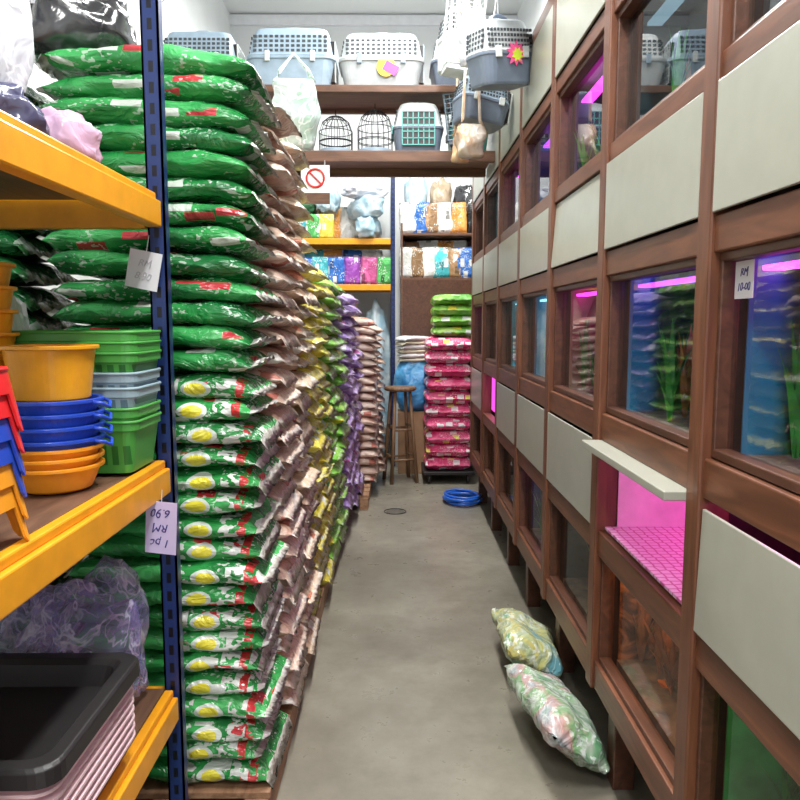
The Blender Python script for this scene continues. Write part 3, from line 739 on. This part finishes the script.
mk('sticker', vbox((0, 0, 0), (.09, .003, .06)), plain('sticker_pink', (.8, .05, .35), .4), c, (.06, -.190, .11), (0, .5, 0))
carrier((.46, 4.93, zt), .46, .38, .36, cdk, cgy, cwh, (0, 0, 0), 'slate blue pet carrier with grey top on overhead shelf')
carrier((.96, 4.93, zt), .46, .38, .36, cb, cb, cwh, (0, 0, 0), 'blue-grey pet carrier at the end of overhead shelf')
z2 = 2.582
carrier((.15, 4.92, z2), .4, .33, .33, cdk, cwh, ctl, (0, 0, -pi/2), 'small white pet carrier with teal wire door on beam')
carrier((.48, 4.92, z2), .38, .26, .31, ctl, ctl, cwh, (0, 0, -pi/2), 'small teal pet carrier on overhead beam')
def cage(loc, r, h, label):
    e = thing(empty('wire_cage', loc), label, 'cage', 'wire cages on the beam')
    mk('base_tray', lathe([(r*.95, 0), (r*1.05, .01), (r*1.05, .04), (r*.98, .045), (.001, .045)], 28), cb, e, bevel=.002)
    w = []
    for i in range(18):
        a = 2*pi*i/18; c_, s_ = math.cos(a), math.sin(a)
        w.append(tube([(r*c_, r*s_, .04), (r*c_, r*s_, h*.6), (r*.8*c_, r*.8*s_, h*.82), (r*.4*c_, r*.4*s_, h*.95), (0, 0, h)], .0022, 5))
    for z, k in ((.1, 1), (h*.35, 1), (h*.6, 1), (h*.82, .8)):
        w.append(tube([(r*k*math.cos(2*pi*i/24), r*k*math.sin(2*pi*i/24), z) for i in range(24)], .003, 5, True))
    mk('wire_dome', join(*w), M['wire'], e)
    mk('hanging_ring', tube([(0, .02*math.cos(t*pi/6), h+.02+.02*math.sin(t*pi/6)) for t in range(12)], .003, 5, True), M['wire'], e)
cage((-.13, 4.92, z2), .115, .31, 'dark wire bird cage with domed top on overhead beam')
cage((-.39, 4.92, z2), .11, .27, 'dark wire bird cage on overhead beam')
cage((-.65, 4.92, z2), .11, .29, 'dark wire bird cage on overhead beam')

rail = thing(mk('hanging_rail', tube([(.46, 2.6, 3.62), (.46, 5.3, 3.62)], .014, 12), M['chrome'], smooth=True), 'steel pipe rail carrying hanging carriers and bags', 'rail')
mk('support_rod', join(tube([(.46, 2.8, 3.62), (.46, 2.8, ZC)], .006, 8)), M['chrome'], rail)
mk('support_rod', join(tube([(.46, 5.1, 3.62), (.46, 5.1, ZC)], .006, 8)), M['chrome'], rail)
def cord(c, h, x, top): mk('cord', tube([(0, 0, h), (x, 0, top)], .003, 5), M['white'], c)
def star(n=10, r0=.035, r1=.055):
    P = [((r1 if i % 2 else r0)*math.cos(i*pi/n), -.0015, (r1 if i % 2 else r0)*math.sin(i*pi/n)) for i in range(2*n)]
    Q = [(x, .0015, z) for x, _, z in P]; m = 2*n
    return P+Q, [tuple(range(m)), tuple(reversed(range(m, 2*m)))]+[(i, (i+1) % m, (i+1) % m+m, i+m) for i in range(m)]
c = carrier((.505, 3.6, 2.62), .29, .23, .30, cdk, cgy, cwh, (.12, -.12, .4), 'slate and grey pet carrier hanging above cabinet edge', 'hanging carriers')
cord(c, .29, .0, 1.0)
mk('star_sticker', star(), plain('sticker_pinkred', (.85, .1, .3), .4), c, (.02, -.118, .13))
mk('star_sticker', star(8, .02, .032), plain('sticker_lime', (.6, .75, .05), .4), c, (.025, -.121, .125))
c = carrier((.45, 4.05, 2.56), .29, .23, .25, cdk, cb, cwh, (0, .15, .3), 'dark blue pet carrier hanging below another carrier', 'hanging carriers')
cord(c, .25, .0, 1.06)
c = carrier((.38, 4.4, 2.95), .27, .24, .36, cwh, cwh, cb, (0, .1, .3), 'white pet carrier wrapped in plastic hanging from rail', 'hanging carriers')
cord(c, .36, .04, .67)
c = carrier((.52, 3.42, 3.0), .28, .22, .28, cb, cwh, cwh, (0, 0, .5), 'pale grey pet carrier hanging from rail', 'hanging carriers')
cord(c, .28, 0, .62)
def grid_cage(loc, rot, sx, sz, mat, fm, label, d_=.14):
    g = thing(empty('wire_grid_cage', loc, rot), label, 'cage')
    n, m_ = 7, 10; w = []
    for y in (0, d_):
        w += [tube([(-sx/2+sx*i/(n-1), y, 0), (-sx/2+sx*i/(n-1), y, sz)], .0022, 5) for i in range(n)]
        w += [tube([(-sx/2, y, sz*i/m_), (sx/2, y, sz*i/m_)], .0022, 5) for i in range(m_+1)]
    for x in (-sx/2, sx/2):
        w += [tube([(x, 0, sz*i/m_), (x, d_, sz*i/m_)], .0022, 5) for i in range(m_+1)]
    mk('wire_grid', join(*w), mat, g)
    mk('frame', join(*[tube([(-sx/2-.005, y, -.004), (sx/2+.005, y, -.004), (sx/2+.005, y, sz+.006), (-sx/2-.005, y, sz+.006)], .006, 6, True) for y in (0, d_)]), fm, g)
    mk('solid_tray', rng(-sx/2, sx/2, 0, d_, -.03, 0), fm, g, bevel=.003)
    mk('cord', tube([(0, .05, sz), (.05, .05, 3.6-loc[2])], .003, 5), M['white'], g)
grid_cage((.36, 3.98, 2.86), (0, .1, .15), .17, .42, cwh, cwh, 'white wire crate hanging from rail')
grid_cage((.44, 4.7, 2.66), (0, -.12, -.2), .2, .28, cb, cdk, 'blue-grey wire-grid cage hanging behind carriers')
def carrybag(loc, w, d_, h, mat, label, cord=.2, rot=0):
    e = thing(empty('carry_bag', loc, (0, 0, rot)), label, 'shopping bag')
    secs = []
    for i in range(13):
        t = i/12; k = 1-.12*t**3; kd = math.sin(pi*min(1, .12+t*.8))**.6*(1-.6*t**3)
        secs.append((h*t, w*.5*(k if i else .8), d_*.5*max(.15, kd), .03))
    vf = loft(secs)
    V = [(x+.022*noise.noise(Vector((x*14, y*14, z*12))), y+.03*noise.noise(Vector((z*14, x*16, 4))), z+(.012*noise.noise(Vector((x*20, y*20, 1))) if z > h*.9 else 0)) for x, y, z in vf[0]]
    mk('body', (V, vf[1]), mat, e, smooth=True)
    for s in (-1, 1):
        mk('handle', tube([(s*w*.4, 0, h*.95), (s*w*.3, 0, h*1.12), (0, 0, h+cord)], [.012, .008, .004], 8), mat, e, smooth=True)
    return e
carrybag((.40, 3.9, 2.36), .15, .11, .17, plastic_film('film_brown', (.45, .28, .16), .95, .25, (.7, .65, .6)), 'brown and white plastic bag hanging from rail', 1.0)
carrybag((.37, 4.2, 2.4), .09, .08, .15, F_or, 'small orange plastic bag hanging from rail', 1.0)
carrybag((-.405, 3.02, 2.2), .19, .12, .27, plastic_film('film_greenwhite', (.62, .7, .7), .7, .2, (.3, .6, .4)), 'clear green and white plastic bag standing on stack', .1)
carrybag((.57, 3.2, 2.87), .2, .14, .36, F_clear, 'clear plastic bag hanging at cabinet top', .4)
carrybag((.58, 2.9, 2.9), .14, .12, .28, plastic_film('film_lime', (.3, .6, .2), .9, .2, (.6, .75, .5)), 'green plastic bag hanging above cabinet top', .4)
carrybag((.38, 3.72, 2.76), .12, .1, .26, F_clear, 'narrow clear plastic bag hanging among carriers', .6)

s = thing(empty('warning_sign', (-.5, 4.66, 2.37)), 'white sign with red prohibition circle hanging under beam', 'sign')
mk('board', rng(-.09, .09, -.002, .002, -.13, .11), M['white'], s)
mk('prohibition_ring', join(tube([(.055*math.cos(t*pi/12), -.006, .03+.055*math.sin(t*pi/12)) for t in range(24)], .007, 6, True), tube([(-.038, -.006, .068), (.038, -.006, -.008)], .006, 6)), M['redink'], s)
mk('brown_strip', rng(-.09, .09, -.004, -.002, -.13, -.06), M['plank'], s)
mk('cord', tube([(-.06, 0, .11), (-.06, 0, .14)], .002, 5), M['white'], s)
mk('cord', tube([(.06, 0, .11), (.06, 0, .14)], .002, 5), M['white'], s)

# ------------------------------------------------------------------ back racks
rack('display_rack', -1.25, -.02, 7.42, 7.92, (1.88, 2.34), 3.0, 'steel display rack with navy posts and yellow beams', .06, 'y')
pc = [('blue', (.03,.15,.5)), ('purple', (.3,.06,.4)), ('green', (.06,.35,.08)), ('pink', (.6,.1,.3)), ('teal', (.05,.4,.45)), ('yellow', (.7,.5,.05)), ('brown', (.3,.17,.08)), ('white', (.65,.65,.62)), ('orange', (.75,.3,.05))]
pm = {}
for nm, c0 in pc:
    mt = sack('pouch_'+nm, [c0, c0, tuple(min(1, x*1.5+.03) for x in c0), (.75,.75,.76), tuple(x*.4 for x in c0)], (.5,.5,.5), scale=12, wamt=.35, cell=(9, 14, 14))
    pm[nm] = sack_meshes(nm+'_pouch', .3, .19, .08, mt, 1, 300+len(pm)*5, .6, droop=.005)[0]
def pouches(z, x0, dx, y, names, sc=1.0, grp='pouches on display rack'):
    for i, nm in enumerate(names):
        o = put_sack('snack_pouch', pm[nm], (x0+i*dx, y, z+.148*sc), (-pi/2, pi/2+R.uniform(-.06, .06), R.uniform(-.1, .1)), nm+' pet snack pouch standing on shelf', grp, 'pet food pouch')
        o.scale = (sc, sc, sc)
pouches(1.882, -1.1, .167, 7.50, ['yellow', 'blue', 'teal', 'blue', 'purple', 'pink', 'green'], .95)
pouches(1.882, -1.05, .2, 7.72, ['white', 'teal', 'orange', 'blue', 'white'], 1.25)
pouches(2.342, -1.12, .14, 7.52, ['orange', 'teal', 'green', 'yellow'], .85)
pouches(2.342, -1.05, .19, 7.78, ['white', 'brown', 'orange', 'white', 'teal'], 1.2)
bundle('blue_wrapped_bundle', (-.27, 7.56, 2.342), (.26, .12, .22), 11, F_lb, 'wide light blue plastic-wrapped bundle on rack shelf', amp=.12)
bundle('blue_wrapped_bundle', (-.3, 7.58, 2.56), (.28, .13, .2), 12, F_lb, 'wide light blue wrapped bundle on another bundle', amp=.12)
bundle('blue_wrapped_bundle', (-.68, 7.6, 2.62), (.11, .13, .24), 13, F_lb, 'small pale blue wrapped bundle on rack')
bundle('dark_wrapped_bundle', (-.3, 7.6, 2.76), (.24, .13, .12), 23, F_white, 'flat grey-white wrapped bundle on blue bundles')
bundle('green_wrapped_bundle', (-.95, 7.62, 2.62), (.13, .14, .26), 21, F_gr, 'dark green wrapped bundle on rack')
for i, (x, mt, cn, zz) in enumerate(((-1.05, F_white, 'white', 1.72), (-.77, F_gr, 'dark green', 1.68), (-.48, F_tan, 'tan', 1.72), (-.19, F_lb, 'pale blue', 1.66))):
    bundle('tall_wrapped_pile', (x, 7.64, 0), (.125, .15, zz), 25+i, mt, cn+' wrapped pile of goods standing under rack shelf', amp=.1)
cbd = thing(empty('wooden_shelf_unit', (.06, 7.45, 0)), 'brown wooden shelf unit against back wall', 'shelf unit')
mk('side_panel', rng(0, .02, 0, .5, 0, 2.5), M['plank'], cbd, bevel=.002)
mk('side_panel', rng(1.0, 1.02, 0, .5, 0, 2.5), M['plank'], cbd, bevel=.002)
for z in (.5, 1.2, 1.95, 2.4): mk('shelf', rng(.02, 1.0, 0, .5, z-.025, z), M['plank'], cbd, bevel=.002)
mk('back_panel', rng(.02, 1.0, .48, .5, .02, 2.5), M['darkwood'], cbd)
mk('front_panel', rng(.02, 1.0, 0, .02, 1.2, 1.925), M['darkwood'], cbd)
boxc = [plain('carton_cream', (.6, .55, .42), .6), plain('carton_brown', (.3, .17, .09), .6)]
G2 = 'goods on the wooden shelf'
pouches(1.952, .14, .115, 7.54, ['white', 'brown', 'white', 'teal', 'brown', 'blue'], 1.05, G2)
pouches(1.952, .2, .15, 7.75, ['brown', 'white', 'orange', 'white'], 1.35, G2)
pouches(2.402, .14, .125, 7.54, ['white', 'blue', 'brown', 'white', 'orange'], 1.05, G2)
bundle('blue_wrapped_bundle', (.22, 7.76, 2.402), (.13, .12, .62), 16, F_lb, 'pale blue wrapped goods on wooden shelf')
bundle('tan_wrapped_bundle', (.48, 7.76, 2.402), (.12, .12, .56), 14, F_tan, 'tan wrapped goods on wooden shelf')
bundle('black_plastic_bag', (.74, 7.7, 2.402), (.11, .14, .5), 15, F_black, 'black plastic bag standing on wooden shelf')
bundle('black_plastic_bag', (.86, 7.62, 1.952), (.09, .13, .34), 17, F_black, 'small black plastic bag on wooden shelf')

cr = thing(empty('stacked_carton', (.2, 7.17, 0)), 'brown cardboard carton under blue wrapped bundle', 'box')
mk('box_body', rng(-.17, .17, -.13, .13, 0, .62), boxc[1], cr, bevel=.004)
mk('tape', rng(-.025, .025, -.131, .131, .615, .6215), M['palletwood'], cr)
bundle('blue_tarp_bundle', (.2, 7.15, .622), (.21, .15, .5), 18, F_blue, 'blue plastic-wrapped bundle on carton beside stool', amp=.1)
for i in range(6):
    v, f = sack_vf(.34, .26, .05, 400+i, droop=.005)
    o = mk('folded_white_sack', (v, f), M['white'] if i % 2 else boxc[0], None, (.2, 7.15, 1.13+i*.042), (0, 0, .1*i), True)
    thing(o, 'folded white sack lying on blue wrapped pile', 'sack', 'white sacks on the blue pile')

s = thing(empty('wooden_stool', (.05, 6.72, 0), (0, 0, .3)), 'tall round wooden stool with splayed legs and rungs', 'stool')
mw = wood('stool_wood', (.12, .06, .03), (.28, .16, .08), 2, .5)
SH = .86
mk('seat', lathe([(.001, SH), (.13, SH), (.15, SH+.01), (.152, SH+.025), (.145, SH+.038), (.001, SH+.04)], 32), mw, s, smooth=False, bevel=.003)
def lg(a, z): k = .1+(SH-z)/SH*.075; return (k*math.cos(a), k*math.sin(a), z)
for i in range(4):
    a = pi/4+i*pi/2; mk('leg', tube([lg(a, 0), lg(a, SH)], [.019, .015], 8), mw, s, smooth=True)
for zr in (.22, .5):
    for i in range(4):
        a = pi/4+i*pi/2; mk('rung', tube([lg(a, zr+.03*(i % 2)), lg(a+pi/2, zr+.03*(i % 2))], .01, 8), mw, s, smooth=True)

pts = []
for i in range(150):
    a = i*2*pi/30; r = .14+.015*math.sin(i*.35)+.012*(i//30 % 2); pts.append((r*math.cos(a), r*math.sin(a)*1.15, .014+.012*(i/30)))
thing(mk('garden_hose', tube(pts, .011, 8), M['hose'], None, (.56, 5.9, 0), smooth=True), 'coiled blue water hose on floor beside cabinet', 'hose')
dn = thing(empty('floor_drain', (0, 5.6, 0)), 'round metal drain ring set in concrete floor', 'drain')
mk('ring', tube([(.085*math.cos(t*pi/16), .085*math.sin(t*pi/16), .002) for t in range(32)], .004, 6, True), M['wire'], dn)
mk('grate', lathe([(.001, 0), (.07, 0), (.07, .002), (.001, .002)], 24), plain('drain_metal', (.14, .13, .11), .5, .4), dn)

thing(mk('white_cable', tube([(-.66, 1.95, ZC-.005), (-.655, 1.95, 2.5), (-.63, 1.96, 2.3), (-.56, 1.97, 2.36), (-.5, 2.0, 2.7), (-.49, 2.0, ZC-.005)], .005, 6), M['white'], smooth=True), 'thin white cable looping down over bag stack', 'cable')

# ------------------------------------------------------------------ lamps
def lamp(x, y, z, power):
    e = thing(empty('unseen_fluorescent_lamp', (x, y, z)), 'unseen twin-tube fluorescent batten light hanging from ceiling', 'ceiling light', 'ceiling lights')
    mk('housing', rng(-.025, .025, -.62, .62, 0, .04), M['white'], e, bevel=.004)
    for s in (-.05, .05):
        v, f = lathe([(.013, -.58), (.013, .58)], 14); mk('tube', ([(a+s, c_, b+.01) for a, b, c_ in v], f), M['tube'], e, smooth=True)
    for y_ in (-.4, .4): mk('rod', tube([(0, y_, .04), (0, y_, ZC-z)], .004, 6), M['white'], e)
    l = bpy.data.lights.new('tube_light', 'AREA'); l.shape = 'RECTANGLE'; l.size = .15; l.size_y = 1.2; l.energy = power; l.color = (1, .99, .96)
    o = bpy.data.objects.new('tube_light', l); COL.objects.link(o); o.parent = e; o.location = (0, 0, -.04)
for x, y, z, p in ((-.2, -.9, 3.2, 54), (.15, 1.1, 3.5, 68), (.15, 3.0, 3.75, 70), (.15, 4.3, 4.2, 54), (.05, 5.95, 4.45, 125)): lamp(x, y, z, p)  # first is an added fill behind the camera; all hang out of view
w = bpy.data.worlds.new('world'); scene.world = w; w.use_nodes = True
w.node_tree.nodes['Background'].inputs[0].default_value = (.95, .97, 1, 1); w.node_tree.nodes['Background'].inputs[1].default_value = 1.05

# ------------------------------------------------------------------ camera
cam = bpy.data.cameras.new('camera'); co = bpy.data.objects.new('camera', cam); COL.objects.link(co)
co.location = (0, 0, 1.5); co.rotation_euler = (math.radians(90-6.18), 0, math.radians(-.4))
cam.lens = 32.4; cam.sensor_width = 36; cam.clip_start = .02
scene.camera = co
scene.view_settings.view_transform = 'Standard'
scene.view_settings.look = 'None'
